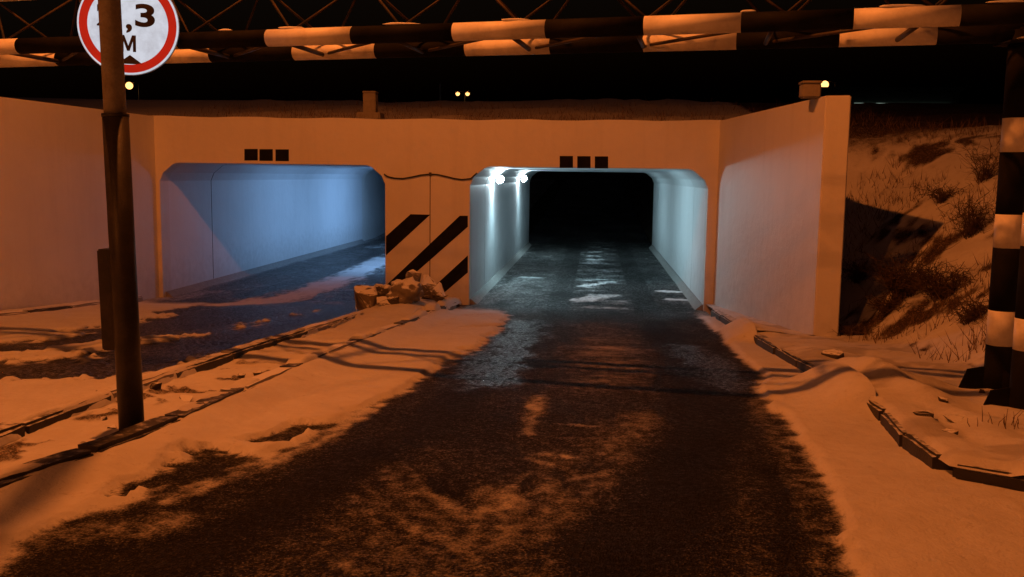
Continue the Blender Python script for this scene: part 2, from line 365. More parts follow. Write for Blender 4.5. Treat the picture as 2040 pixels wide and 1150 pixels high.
        for pts, wd, v in (([(0, 697), (210, 676), (350, 640), (480, 612)], .75, .10), ([(0, 742), (210, 736), (330, 702), (520, 664), (700, 612)], 1.2, .07),
                           ([(300, 662), (420, 640), (600, 612)], 1.5, .10), ([(330, 625), (480, 600)], .6, .15)):
            cov = S2(cov, pts, wd, v, 1., soft=.35, rough=.5)
        cov = S2(cov, [(0, 712), (120, 704), (210, 695)], .12, .6, .9)
        tin = sstep(15.0, 16.4, Y)
        rip = fbm(X*1.3, Y*4, 43, 4, .6)
        ct = .2 + 1.0*(rip-.42)*sstep(.3, .6, fbm(X*1.2, Y*.4, 45)) + .5*(fbm(X*9, Y*5, 46, 3)-.5)
        ct = np.maximum(ct, .62*sstep(.55, .05, X+7.99)*(.6+.6*fbm(X*3, Y*2, 9)))
        ct = np.clip(ct, .02, .8)
        cov = cov*(1-tin) + ct*tin
        for pts, wd, v in (([(530, 600), (600, 585), (660, 565), (720, 538), (765, 515)], .85, .8), ([(430, 608), (490, 604)], .45, .8), ([(340, 596), (420, 582)], .4, .5)): cov = S2(cov, pts, wd, v, .9, rough=.6)
        cov = S2(cov, [(480, 590), (620, 555), (760, 500)], .4, .05, .9)
        wet = .7 + .9*fbm(X*1.4, Y*.4, 52); wet = S2(wet, [(420, 662), (560, 635), (700, 605)], .5, 1.5, 1.); wet = S2(wet, [(430, 612), (600, 590)], .5, 1.5, 1.)
        dirt = .12 + .45*sstep(.8, .3, cov)
    return np.clip(cov, 0, 1), np.clip(wet, 0, 1 if X.max() > 0 else 1.5), np.clip(dirt, 0, 1)
def lines(*segs):
    """stations: (start, end, step) runs joined"""
    out = []
    for a, b, st in segs: out += list(np.arange(a, b-1e-6, st))
    return np.array(out + [segs[-1][1]])
YS = lines((-8, 2.4, .25), (2.4, 6, .022), (6, 9, .035), (9, 13, .055), (13, 20, .075), (20, 34, .16), (34, 80, 1.))
def BURY(y): return np.exp(-((y-7.35)/.75)**4) + np.exp(-((y-12.2)/.7)**4)      # where drifted snow buries the kerb
def RBARE(y):
    r = np.zeros_like(y)
    for a, b in ((8.3, 11.3), (13.2, 14.9), (4.9, 6.5)): r = np.maximum(r, sstep(a-.2, a+.2, y)*sstep(b+.2, b-.2, y))
    return r
def road_sheet(name, x0, x1, nx, label, nose=False):
    U_, Y = np.meshgrid(np.linspace(0, 1, nx), YS)
    xa = x0 - (.95*sstep(5.0, 2.6, Y) if nose else 0); X = xa + (x1-xa)*U_
    cov, wet, dirt = road_fields(X, Y)
    out = sstep(15.6, 14.6, Y)
    edge = sstep(.35, .0, np.minimum(X-xa, (x1-X)+9.*np.maximum(RBARE(Y), Y < 5.4) if nose else x1-X))*out                    # snow banked against the kerbs
    Z = gz(Y) + .034*sstep(.7, .99, cov)*(.4+.6*out) + .004*sstep(.2, .7, cov) + edge*cov*(.05+.05*fbm(X*1.5, Y*1.1, 61)) + (fbm(X*7, Y*7, 71, 3)-.5)*.014*(.3+cov) + (fbm(X*1.1, Y*.9, 73)-.5)*.02
    if nose: Z = Z + .15*BURY(Y)*sstep(1.45, 1.98, X)
    o = sheet(X, Y, Z, name, MT['road'], None, cov=cov, wet=wet, dirt=dirt)
    return tag(o, label, None, None, 'structure')
road_r = road_sheet('road', -2.46, 2.0, 215, 'wet dark asphalt lane with wheel tracks through thin snow', True)
road_l = road_sheet('road', -8.2, -3.31, 170, 'snowy lane leading into the blue lit tunnel')

def bank_base(x, y):                                        # verge, banks and the ground over the tunnel
    b = gz(np.minimum(y, 16.8))
    f = np.clip(x-3.25, 0, 99); lf = np.clip(-9.2-x, 0, 99)
    s = .13 + .74*np.where(f < .25, f*f*2, f-.125) + .74*lf
    up = np.clip(y-11.3, 0, 99)*.30*sstep(2.9, 4.2, np.where(x > -3, x, -6-x+.0))
    h = b + s + up
    cap = 2.25 + .35*sstep(14, 17, y) + (fbm(x*.3, y*.3, 91)-.5)*.3
    h = -np.log(np.exp(-h*2.2) + np.exp(-cap*2.2))/2.2
    top = 2.44 + .13*np.clip(y-17, 0, 8) + (fbm(x*.6, y*.8, 95)-.5)*.25
    return h*(1-sstep(15.2, 17.2, y)) + top*sstep(15.2, 17.2, y)
def bank_fields(X, Y):
    n = fbm(X*1.6, Y*1.6, 101, 5, .6); n2 = fbm(X*6, Y*6, 103, 4, .6)
    cov = np.clip(1.12 - 1.0*sstep(.50, .70, n) - .4*sstep(.52, .68, n2), .12, 1)
    over = sstep(15.5, 17.5, Y); cov = cov*(1-over) + np.clip(.04+.5*(n-.4), 0, 1)*over
    return cov, np.zeros_like(X), .12 + .35*sstep(.9, .3, cov)
def verge_bits(X, Y):
    """humps, ploughed ridge, hollows of the near verge"""
    near = sstep(4.2, 2.6, X)
    ridge = .10*np.exp(-((X-2.30-.12*np.sin(Y*1.3))/.16)**2) + .09*np.exp(-(((X-2.75)/.35)**2 + ((Y-5.9)/.5)**2)) + .07*np.exp(-(((X-2.5)/.3)**2 + ((Y-7.6)/.4)**2))
    k = .17*RBARE(Y)*sstep(.35, .6, fbm(X*.5, Y*1.6, 119))*sstep(2.12, 2.04, X)*(Y > 7)
    return near*(ridge*sstep(10.8, 9, Y)*(1-.6*RBARE(Y)) + (fbm(X*1.7, Y*1.7, 111)-.5)*.09) - k + .075*BURY(Y)*sstep(2.55, 2.05, X)
bank_parts = []
def bank_sheet(xs, ys, xfun=None, flat=False):
    U, Y = np.meshgrid(xs, ys)
    X = U if xfun is None else xfun(U, Y)
    Z = (gz(Y)+.13+(fbm(X*3, Y*3, 7)-.5)*.03 - .15*RBARE(Y)*sstep(2.14, 2.05, X) + .07*BURY(Y)*sstep(2.55, 2.05, X)) if flat else bank_base(X, Y) + verge_bits(X, Y) + (fbm(X*4, Y*4, 113, 3)-.5)*.05
    cov, wet, dirt = bank_fields(X, Y)
    cov = np.where(X < 3.35, np.maximum(cov, .8+.2*(fbm(X*5, Y*5, 117) < .6)), cov) if not flat else np.full(X.shape, .97)
    o = sheet(X, Y, Z, 'bank_part', MT['bank'], None, cov=cov, wet=wet, dirt=dirt); bank_parts.append(o); return o
wing_x = lambda y: 2.112 + (PORTAL_Y-y)*(.588/5.13)         # inner face of the wing wall by the bank
# right: open verge and bank, strip inside the wing wall, bank behind it
def verge_y0(x): return np.maximum(4.98-.78*(x-1.93), .8)-.055
xs_ = lines((1.955, 6, .045), (6, 14, .4), (14, 62, 4)); U, V = np.meshgrid(xs_, np.linspace(0, 1, 120))
Y = verge_y0(U) + V*(11.62-verge_y0(U)); kc = np.interp(Y, [5.05, 5.6, 6.3, 7.5], [1.915, 1.92, 2.0, 2.03]); U = U + (kc-.055-1.955)*sstep(7.4, 6.5, Y)*sstep(2.5, 2.1, U)
Z = bank_base(U, Y) + verge_bits(U, Y) + (fbm(U*4, Y*4, 113, 3)-.5)*.05
dk = np.minimum((U*.78+Y-4.98-.78*1.93)/1.268, np.where(Y < 6.6, U-kc, 9)); Z = np.where(dk < .2, np.maximum(Z, gz(Y)+KZ+.018+.02*fbm(U*5, Y*5, 5)), Z) - .05*sstep(.0, -.06, dk)
cov, wet, dirt = bank_fields(U, Y); cov = np.where(U < 3.35, np.maximum(cov, .8+.2*(fbm(U*5, Y*5, 117) < .6)), cov); cov = np.where(Y < 8, np.maximum(cov, .9), cov)
bank_parts.append(sheet(U, Y, Z, 'bank_part', MT['bank'], None, cov=cov, wet=wet, dirt=dirt))
bank_sheet(np.linspace(0, 1, 14), lines((11.62, 16.9, .08)), lambda u, y: 2.0 + u*(np.maximum(wing_x(y)+.12, 2.1)-2.0), True)
bank_sheet(np.concatenate([np.linspace(0, .06, 40), np.linspace(.07, .25, 24), np.linspace(.3, 1, 14)]), lines((11.62, 16.95, .09)), lambda u, y: wing_x(y)+.14 + u*(62-wing_x(y)-.14))
# left: behind the left wing wall and the open verge
bank_sheet(-lines((8.25, 14, .35), (14, 62, 4))[::-1], lines((-8, 11.5, .4)))
bank_sheet(-lines((8.42, 14, .35), (14, 62, 4))[::-1], lines((11.5, 16.95, .4)))
# over the tunnel
bank_sheet(np.concatenate([-lines((9, 62, 4))[::-1][:-1], np.linspace(-9, 7, 90), lines((7.5, 62, 4))]), lines((16.95, 20, .15), (20, 32.0, .6)))
# near right driveway: flat snow over the road
X, Y = np.meshgrid(lines((1.96, 3.4, .05), (3.4, 10, .3), (10, 62, 4)), lines((-8, 2.4, .4), (2.4, 5.05, .04)))
cov = np.ones_like(X)*.985
dr = sheet(X, Y, gz(Y)+.038+(fbm(X*1.2, Y*1.2, 77)-.5)*.03*sstep(2.05, 2.5, X)+(fbm(X*7, Y*7, 71, 3)-.5)*.012, 'driveway', MT['road'], None, cov=cov, wet=cov*0, dirt=cov*.1)
tag(dr, 'smooth untouched snow on the side driveway', None, None, 'structure')
# beyond: one far sheet round the sunken way out
U, V = np.meshgrid(np.concatenate([-lines((9, 30, 3), (30, 400, 40))[::-1][:-1], np.linspace(-9, 3, 40), lines((4, 30, 3), (30, 400, 40))]), lines((32.0, 50, .6), (50, 90, 4), (90, 700, 50)))
dcor = np.maximum(np.maximum(-8.1-U, U-2.05), 0)
E_ = 3.45 + (fbm(U*.1, V*.1, 131)-.5)*.5
Z = np.minimum(E_, gz(np.minimum(V, 110)) - .06 + dcor*1.1)
cov, wet, dirt = bank_fields(U, V); o = sheet(U, V, Z, 'bank_part', MT['bank'], None, cov=cov, wet=wet, dirt=dirt); bank_parts.append(o)
# ground under everything near the camera and to the sides
U, V = np.meshgrid(lines((-400, -62, 40), (-62, 62, 8), (62, 400, 40)), lines((-400, -8, 40), (-8, 17, 2.5)))
Z = np.where((np.abs(U) > 61) & (V > -7), 2.0, -1.3) + 0*U; Z = np.where(V < -7.9, -.06, Z)
cov = np.ones_like(U)*.95; o = sheet(U, V, Z, 'bank_part', MT['bank'], None, cov=cov, wet=cov*0, dirt=cov*.1); bank_parts.append(o)
bm = bmesh.new()
for o in bank_parts: bm.from_mesh(o.data)
gm = bpy.data.meshes.new('ground'); bm.to_mesh(gm); bm.free()
for o in bank_parts: bpy.data.objects.remove(o)
ground = tag(link('ground', gm, MT['bank']), 'snow covered verge and embankment with patches of dead grass', None, None, 'structure')

# traffic island: snow between two lines of kerb stones

def bare(y, runs, soft=.12): 
    r = np.zeros_like(y)
    for a, b in runs: r = np.maximum(r, sstep(a-soft, a+soft, y)*sstep(b+soft, b-soft, y))
    return r
KR = [(16.2, -2.45), (9.5, -2.5), (5.3, -2.50), (4.5, -2.585), (3.95, -2.78), (3.3, -3.06), (2.95, -3.2)]     # kerb centre lines (y, x)
KL = [(16.3, -3.46), (9.5, -3.375), (7, -3.335), (5, -3.30), (2.9, -3.32)]
kx = lambda K, y: np.interp(y, [p[0] for p in K[::-1]], [p[1] for p in K[::-1]])
ys = lines((2.95, 8, .028), (8, 16.75, .05)); U, Y = np.meshgrid(np.linspace(0, 1, 64), ys)
xl_, xr_ = kx(KL, Y)+.03, kx(KR, Y)+.085
X = xl_ + (xr_-xl_)*U; er = xr_-X; el = X-xl_
n = fbm(X*2.3, Y*2.3, 141, 5)
onk = sstep(.24, .14, er)                                    # lies over the kerb by the wet lane
bR = np.maximum(bare(Y, [(4.3, 5.36), (6.75, 7.6), (11.3, 12.2), (13.6, 14.1)]), .85*sstep(.6, .68, fbm(X*.6, Y*1.4, 145)))
roundd = -.10*sstep(.05, .0, er)**1.3
heap = .22*np.exp(-(((X+3.0)/.5)**2 + ((Y-14.6)/1.4)**2))
rut = -.06*np.exp(-((Y-6.55-.35*np.sin((X+3.1)*2.2))/.14)**2)*sstep(.08, .3, el)*sstep(.2, .35, er)
Z = gz(Y) + .055 + (n-.5)*.085 + (fbm(X*9, Y*9, 149, 3)-.5)*.02 + rut + heap + onk*(KZ+.02-.055) + roundd - .14*bR*sstep(.26, .20, er)
clod = sstep(.56, .66, fbm(X*4.2, Y*4.2, 151, 4))*sstep(.04, .12, el)*sstep(.2, .3, er)*sstep(9, 7.5, Y)
Z = Z + clod*(fbm(X*16, Y*16, 153, 3)-.3)*.05
cov = np.clip(1.0 - .62*clod, 0, 1)
isl = sheet(X, Y, Z, 'traffic_island', MT['verge'], None, cov=cov, wet=cov*0, dirt=.08+.3*clod)
tag(isl, 'snow covered traffic island between the two lanes', None, None, 'structure')
U, Y = np.meshgrid(np.linspace(-1, 1, 16), ys)               # snow lying along the far kerb of the island
nb = fbm(U*.6+3, Y*.9, 147); bl = sstep(.55, .62, nb)
X = kx(KL, Y) + U*.085 + (fbm(U+5, Y*6, 157)-.5)*.02
Z = gz(Y) + KZ + .035*(1-np.abs(U)**2.5) - .02 + (fbm(X*6, Y*6, 159)-.5)*.02 - .06*bl - .05*np.abs(U)**6
cap = sheet(X, Y, Z, 'snow_ridge', MT['verge'], None, cov=np.ones_like(X), wet=X*0, dirt=X*0+.06); tag(cap, 'snow ridge lying along the far kerb of the island', None, None, 'structure')

# kerb stones, each a piece of its kerb line
def stone_mesh(L, wd=.15, h=.32):
    bm = bmesh.new(); b_box(bm, (-wd/2, 0, -h), (wd/2, L, 0), .018); me = bpy.data.meshes.new('kerb_stone')
    bmesh.ops.subdivide_edges(bm, edges=[e for e in bm.edges if e.calc_length() > .5], cuts=5)
    for v in bm.verts: v.co += Vector(((random.random()-.5)*.008, 0, (random.random()-.5)*.01))
    bm.to_mesh(me); bm.free(); return me
stones = {k: stone_mesh(1.13) for k in ('kerb', 'kerb_black', 'kerb_bare')}
for k, me in stones.items(): me.materials.append(MT[k])
def kerb_line(label, pts, L, pat, dz=0.):
    root = bpy.data.objects.new('kerb', None); C.objects.link(root); tag(root, label, None, None, 'structure')
    pts = [Vector(p) for p in pts]; i = 0
    for a, b in zip(pts, pts[1:]):
        n = max(1, round((b-a).length/L)); st = (b-a)/n
        for k in range(n):
            p = a + st*k; q = a + st*(k+1); za, zb = float(gz(p.y))+KZ+dz, float(gz(q.y))+KZ+dz
            o = link('kerb_stone', stones[pat(p.y, i)], None, root); i += 1
            d = Vector((q.x-p.x, q.y-p.y, zb-za)); ln = d.length
            o.location = (p.x+(random.random()-.5)*.015, p.y, za+(random.random()-.5)*.012)
            o.rotation_euler = (math.asin(d.z/ln), (random.random()-.5)*.04, -math.atan2(d.x, d.y)+(random.random()-.5)*.012)
            o.scale = (1, (ln-.015)/1.13, 1)
    return root
kerb_line('black and white painted kerb between the island and the wet asphalt lane', [(x, y, 0) for y, x in KR], 1.12, lambda y, i: 'kerb_black' if (4.4 < y < 5.6 or i % 2) else 'kerb')
kerb_line('dark concrete kerb between the island and the lane of the blue tunnel', [(x, y, 0) for y, x in KL], 1.12, lambda y, i: 'kerb_bare' if i % 4 else 'kerb')
kerb_line('dark half buried kerb along the verge below the bank', [(2.04, 15.7, 0), (2.02, 9., 0), (2.03, 7.5, 0), (2.0, 6.3, 0)], 1.12, lambda y, i: 'kerb_bare', .01)
kerb_line('bare dark kerb beside the lane, before the turn into the side driveway', [(2.0, 6.28, 0), (1.92, 5.6, 0), (1.915, 5.05, 0)], .66, lambda y, i: 'kerb_bare', .0)
kerb_line('bare dark kerb along the edge of the side driveway', [(1.93, 4.98, 0), (3.1, 4.07, 0), (6.2, 1.65, 0)], 1.2, lambda y, i: 'kerb_bare', .0)
kerb_line('snowy kerb at the foot of the left wing wall', [(-8.12, 6, 0), (-8.02, 15.9, 0)], 1.15, lambda y, i: 'kerb_bare' if i % 4 == 2 else 'kerb', -.03)

# ------------------------------------------------------------------ underpass
XA, XB, XC, XD = -7.986, -3.773, -2.233, 1.966
XL, XR = -8.057, 2.112
def profile(x0, x1, g=0.):
    ch, cv, h = .27, .34, .16
    return [(x0-g, FLOOR-.2), (x0-g, FLOOR-.03), (x0-g, CEIL-cv), (x0+ch*.25-g*.9, CEIL-cv*.55+g*.3), (x0+ch*.95-g*.3, CEIL-.03+g*.9), (x0+ch*1.3, CEIL+g),
            (x1-ch*1.3, CEIL+g), (x1-ch*.95+g*.3, CEIL-.03+g*.9), (x1-ch*.25+g*.9, CEIL-cv*.55+g*.3), (x1+g, CEIL-cv), (x1+g, FLOOR-.03), (x1+g, FLOOR-.2)]
up_ = thing('underpass', 'white painted concrete underpass with two rounded rectangular tunnels', 'underpass', (0, 0, 0))
def portal(name, y0, th, x0, x1):
    bm = bmesh.new(); es = []
    top = [(x0 + (x1-x0)*k/24, TOP + .012*math.sin(k*1.7) - .02*math.sin(math.pi*k/24)) for k in range(25)]
    for lp in ([(x0, -1.3), *top, (x1, -1.3)], profile(XA, XB), profile(XC, XD)):
        vs = [bm.verts.new((x, y0, z)) for x, z in lp]; es += [bm.edges.new((vs[i], vs[(i+1) % len(vs)])) for i in range(len(vs))]
    bmesh.ops.triangle_fill(bm, edges=es, use_beauty=True)
    r = bmesh.ops.extrude_face_region(bm, geom=bm.faces[:]); bmesh.ops.translate(bm, vec=(0, th, 0), verts=[g for g in r['geom'] if isinstance(g, bmesh.types.BMVert)])
    return fin(bm, name, MT['wall'], up_)
portal('portal_wall', PORTAL_Y, .35, XL-.25, XR+.25)
portal('exit_wall', EXIT_Y, .35, XL-2.5, XR+2.5)
for x0, x1 in ((XA, XB), (XC, XD)):
    ys = [PORTAL_Y+.35, 19.1, EXIT_Y]
    for a, b in zip(ys, ys[1:]):
        bm = bmesh.new(); pr = profile(x0, x1)
        r0 = [bm.verts.new((x, a if a < 17.2 else a+.012, z)) for x, z in pr]; r1 = [bm.verts.new((x, b if b > 31 else b-.012, z)) for x, z in pr]
        for i in range(len(pr)-1): bm.faces.new((r0[i], r0[i+1], r1[i+1], r1[i]))
        me = bpy.data.meshes.new('lining_segment'); bm.to_mesh(me); bm.free(); link('lining_segment', me, MT['lining'], up_)
    for a in ys[1:-1]:
        bm = bmesh.new(); pr = profile(x0, x1, .03)
        r0 = [bm.verts.new((x, a-.06, z)) for x, z in pr]; r1 = [bm.verts.new((x, a+.06, z)) for x, z in pr]
        for i in range(len(pr)-1): bm.faces.new((r0[i], r0[i+1], r1[i+1], r1[i]))
        me = bpy.data.meshes.new('expansion_joint'); bm.to_mesh(me); bm.free(); link('expansion_joint', me, MT['joint'], up_)
    for s, x in ((1, x0), (-1, x1)):                        # sloped fillets at the foot of the walls
        bm = bmesh.new(); b_prism(bm, [(x-s*.02, PORTAL_Y+.10, FLOOR-.15), (x-s*.02, PORTAL_Y+.10, FLOOR+.10), (x+s*.03, PORTAL_Y+.10, FLOOR+.09), (x+s*.16, PORTAL_Y+.10, FLOOR-.02), (x+s*.16, PORTAL_Y+.10, FLOOR-.15)], (0, EXIT_Y-PORTAL_Y-.2, 0))
        fin(bm, 'wall_fillet', MT['fillet'], up_)
def painted(name, px, parent=up_):
    P = [aty(x, y, PORTAL_Y) for x, y in px]
    return prism(name, [(p.x, PORTAL_Y-.005, p.z) for p in P], (0, .02, 0), MT['black'], parent)
painted('painted_stripe', [(818, 427), (857, 428), (769, 509), (769, 471)])
painted('painted_stripe', [(916, 430), (932, 430), (932, 452), (790, 577), (757+12, 577), (769, 569)])
painted('painted_stripe', [(932, 509), (932, 543), (862, 603), (833, 600)])
for xs_, y0, y1 in (((487, 517, 549), 297, 320), ((1115, 1150, 1185), 311, 334.5)):
    for k, x in enumerate(xs_): painted('painted_square', [(x, y0+.4*k), (x+26.5, y0+.4*k), (x+26.5, y1+.6*k), (x, y1+.6*k)])
pj = aty(857, 350, PORTAL_Y); box('wall_joint', (pj.x-.007, PORTAL_Y-.004, FLOOR-.1), (pj.x+.007, PORTAL_Y+.02, pj.z), MT['joint'], up_)
cb = [aty(x, y, PORTAL_Y-.03) for x, y in ((765, 347), (772, 352), (785, 355), (803, 356), (820, 353), (838, 349), (857, 347), (872, 348), (890, 352), (906, 356), (920, 358), (938, 356), (950, 345))]
ck = thing('power_cable', 'thin black cable sagging across the striped pier between the tunnels', 'cable', cb[0])
bm = bmesh.new(); b_tube(bm, cb, .013, 6); o = fin(bm, 'wire', MT['cable'], ck, True, cb[0]); o.location = (0, 0, 0)
o = box('cable_clip', (-.02, -.02, -.03), (.02, .035, .03), MT['dark'], ck); o.location = cb[6]-cb[0]

def wing(label, poly):
    bm = bmesh.new(); b_prism(bm, [(x, y, -1.3) for x, y in poly], (0, 0, TOP-.004+1.3))
    bmesh.ops.bevel(bm, geom=[e for e in bm.edges if abs((e.verts[0].co-e.verts[1].co).z) > 1 or min(v.co.z for v in e.verts) > 2], offset=.015, segments=2, affect='EDGES')
    o = fin(bm, 'wing_wall', MT['wall'], None, False, (poly[0][0], poly[0][1], -1.3)); return tag(o, label, 'wall', 'wing walls of the underpass')
wing('white wing wall catching pale tunnel light, beside the snowy bank with bushes', [(2.700, 11.63), (2.985, 11.57), (2.40, 16.9), (2.11, 16.9)])
wing('white wing wall on the side of the blue lit tunnel', [(-8.30, 11.4), (-8.60, 11.4), (-8.36, 16.9), (XL, 16.9)])
for lb, pl in (('white retaining wall beyond the far mouth of the blue lit tunnel', [(XL+.05, EXIT_Y+.3), (XL-.25, EXIT_Y+.3), (XL-.4, 39.5), (XL-.1, 39.5)]),):
    bm = bmesh.new(); b_prism(bm, [(x, y, -1.3) for x, y in pl], (0, 0, TOP-.01+1.3)); tag(fin(bm, 'wing_wall', MT['wall'], None, False, (*pl[0], -1.3)), lb, 'wall', 'wing walls of the underpass')
# small concrete stubs on top
def stub(label, x0, x1, y, z0, z1, slab):
    t = thing('concrete_post', label, 'post', ((x0+x1)/2, y, z0), 'concrete posts on top of the underpass')
    h = (x1-x0)/2
    box('shaft', (-h, -h, 0), (h, h, z1-z0), MT['concrete'], t, .015)
    if slab: box('footing', (-h*1.9, -h*1.6, -.25), (h*1.9, h*1.6, .05), MT['concrete'], t, .01)
    box('cap', (-h*1.08, -h*1.08, z1-z0-.002), (h*1.08, h*1.08, z1-z0+.03), MT['concrete'], t, .008)
stub('squat concrete post on a slab above the pier wall', -4.45, -4.21, 18.0, 2.66, 3.08, True)
p = aty(1614, 178, 11.95); stub('small concrete block on the end of the wing wall by the bank', p.x-.11, p.x+.11, 11.95, TOP-.01, TOP+.16, False)

# lamps on the tunnel walls
def led(label, x, y, side, col, power, m, group, yaw=.04):
    z = 1.47; t = thing('tunnel_light', label, 'lamp', (x, y, z), group)
    box('bracket', (0, -.02, -.02) if side > 0 else (-.12, -.02, -.02), (.12, .02, .02) if side > 0 else (0, .02, .02), MT['led_body'], t)
    bm = bmesh.new(); b_box(bm, (-.03, -.06, -.06), (.03, .06, .06), .012); h = fin(bm, 'housing', MT['led_body'], t)
    h.location = (side*.14, 0, .02); h.rotation_euler = (0, side*.45, 0)
    bm = bmesh.new(); bmesh.ops.create_uvsphere(bm, u_segments=16, v_segments=10, radius=1, matrix=Matrix.Diagonal((.07, .10, .085, 1))); l = fin(bm, 'lens', m, h, True); l.location = (side*.05, 0, -.01)
    light('tunnel_light_beam', 'SPOT', (side*.29, 0, -.06), power, col, t, (side*.70, yaw, -.70), spot_size=math.radians(168), spot_blend=1.0, shadow_soft_size=.09)
    tube('conduit', [(side*.02, .0, .03), (side*.02, .0, .20)], .012, MT['led_body'], t, 6)
led('cool white wall lamp in the tunnel behind the wet lane, first inside the mouth', XC, 20.4, 1, LED_R, 350, MT['led'], 'lamps in the white lit tunnel')
led('cool white wall lamp in the tunnel behind the wet lane, deeper inside', XC, 27.3, 1, LED_R, 190, MT['led'], 'lamps in the white lit tunnel', .3)
led('blue white wall lamp hidden behind the striped pier, first inside the mouth', XB, 23.2, -1, LED_L, 270, MT['led_b'], 'lamps in the blue lit tunnel')
led('blue white wall lamp hidden behind the striped pier, deeper inside', XB, 28.6, -1, LED_L, 500, MT['led_b'], 'lamps in the blue lit tunnel')

# ------------------------------------------------------------------ street lamp pole beside the kerb (its lamp is above the picture)
PB = Vector((-2.69, 5.19, .04)); lean = Vector((-.017, 0, 1)).normalized()
sl = thing('street_lamp', 'tall steel street lamp pole, black below and grey above, on the island kerb', 'street lamp', PB)
L_ = lambda h: lean*h
tube('pole_base', [L_(-.2), L_(1.82)], .0715, MT['pole_black'], sl, 28)
tube('collar', [L_(1.81), L_(1.828)], .0745, MT['pole_black'], sl, 28)
tube('pole', [L_(1.82), L_(7.2)], [.061, .05], MT['pole'], sl, 28)
HEAD = Vector((-2.95, 6.15, 8.1)) - PB
a0 = L_(7.1); tube('arm', [a0 + (HEAD-a0)*t + Vector((0, 0, .35*math.sin(t*math.pi*.5)*(1-t)*2)) for t in [k/10 for k in range(11)]], .028, MT['pole'], sl, 12)
bm = bmesh.new(); b_box(bm, (-.15, -.1, -.02), (.15, .62, .14), .05); hd = fin(bm, 'lamp_head', MT['led_body'], sl, True); hd.location = HEAD
bm = bmesh.new(); bmesh.ops.create_uvsphere(bm, u_segments=20, v_segments=10, radius=1, matrix=Matrix.Diagonal((.12, .22, .07, 1))); o = fin(bm, 'lens', MT['sodium'], hd, True); o.location = (0, .28, -.03)
sb = light('sodium_beam', 'SPOT', HEAD+Vector((0, .28, -.14)), 2350, SODIUM, sl, (0, 0, -1), spot_size=math.radians(168), spot_blend=.35, shadow_soft_size=.10); street_optics(sb)
bm = bmesh.new(); b_box(bm, (-.142, -.03, .47), (-.03, .12, 1.06), .008); o = fin(bm, 'service_box', MT['pole_black'], sl); o.rotation_euler = (0, -.017, 0)

# the next street lamp along the road, behind the viewer on the verge
t = thing('street_lamp', 'next street lamp along the road, standing on the verge outside the view', 'street lamp', (-8.7, -5, 0))
tube('pole_base', [(0, 0, -.3), (0, 0, 1.8)], .0755, MT['pole_black'], t, 20); tube('pole', [(0, 0, 1.8), (0, 0, 7.8)], [.0655, .05], MT['pole'], t, 20)
tube('arm', [(0, 0, 7.75), (.6, 0, 8.1), (1.7, 0, 8.25)], .028, MT['pole'], t, 10); box('lamp_head', (1.5, -.15, 8.2), (2.2, .15, 8.36), MT['led_body'], t, .05)
bm = bmesh.new(); bmesh.ops.create_uvsphere(bm, u_segments=16, v_segments=8, radius=1, matrix=Matrix.Diagonal((.22, .12, .07, 1))); o = fin(bm, 'lens', MT['sodium'], t, True); o.location = (1.85, 0, 8.18)
sb = light('sodium_beam', 'SPOT', (1.85, 0, 8.06), 1500, SODIUM, t, (0, 0, -1), spot_size=math.radians(170), spot_blend=.3, shadow_soft_size=.14); street_optics(sb)

# ------------------------------------------------------------------ height gate
G0f, G1f = Vector((3.0, 6.46)), Vector((-5.4, 8.2)); df = (G1f-G0f).normalized()
G0r, G1r = Vector((3.1, 7.36)), Vector((-5.5, 9.1)); dr_ = (G1r-G0r).normalized()
PZ = .0
gate = thing('height_gate', 'black and white banded steel truss height gate over the road', 'gate', (3.0, 6.9, PZ))
GO = Vector((3.0, 6.9, PZ))
fr = lambda t, z: Vector((*(G0f+df*t), z)) - GO
rr = lambda t, z: Vector((*(G0r+dr_*t), z)) - GO
CZ, CR = 2.635, .069
END = 12.3
for fn, cuts, first in ((fr, [-.12, .65, 1.31, 2.05, 2.73, 3.46, 4.19, 5.04, 5.8, 6.64, 7.5, 8.3, 9.1, 9.9, 10.7, 11.5, END], 'black'), (rr, [-.12, .59, 1.28, 2.05, 2.79, 3.57, 4.32, 5.16, 5.97, 6.84, 7.7, 8.58, 9.4, 10.2, 11, 11.8, END], 'black')):
    for i, (a, b) in enumerate(zip(cuts, cuts[1:])): tube('chord_band', [fn(a, CZ), fn(b, CZ)], CR, MT['white' if i % 2 else 'black'], gate, 20)
mid = lambda t, z: (fr(t, z)+rr(t, z))/2
TZ = 3.17
for i, a in enumerate(np.arange(0, END-.1, .77)): tube('top_chord_band', [mid(a, TZ), mid(min(a+.77, END), TZ)], .05, MT['white' if i % 2 else 'black'], gate, 14)
nodes = [.79 + .96*k for k in range(12)]
for k, t in enumerate(nodes):
    for fn in (fr, rr):
        for s in (-1, 1):
            tt = t+s*.48
            if 0 <= tt <= END: tube('brace_rod', [fn(t, CZ+.05), mid(tt, TZ-.03)], .011, MT['rod'], gate, 6)
    tube('cross_bar', [fr(t+.08, CZ-.03), rr(t+.08, CZ-.03)], .02, MT['dark'], gate, 8)
    if k < 11: tube('cross_brace', [fr(t+.08, CZ-.02), rr(t+1.04, CZ-.02)], .014, MT['dark'], gate, 6)
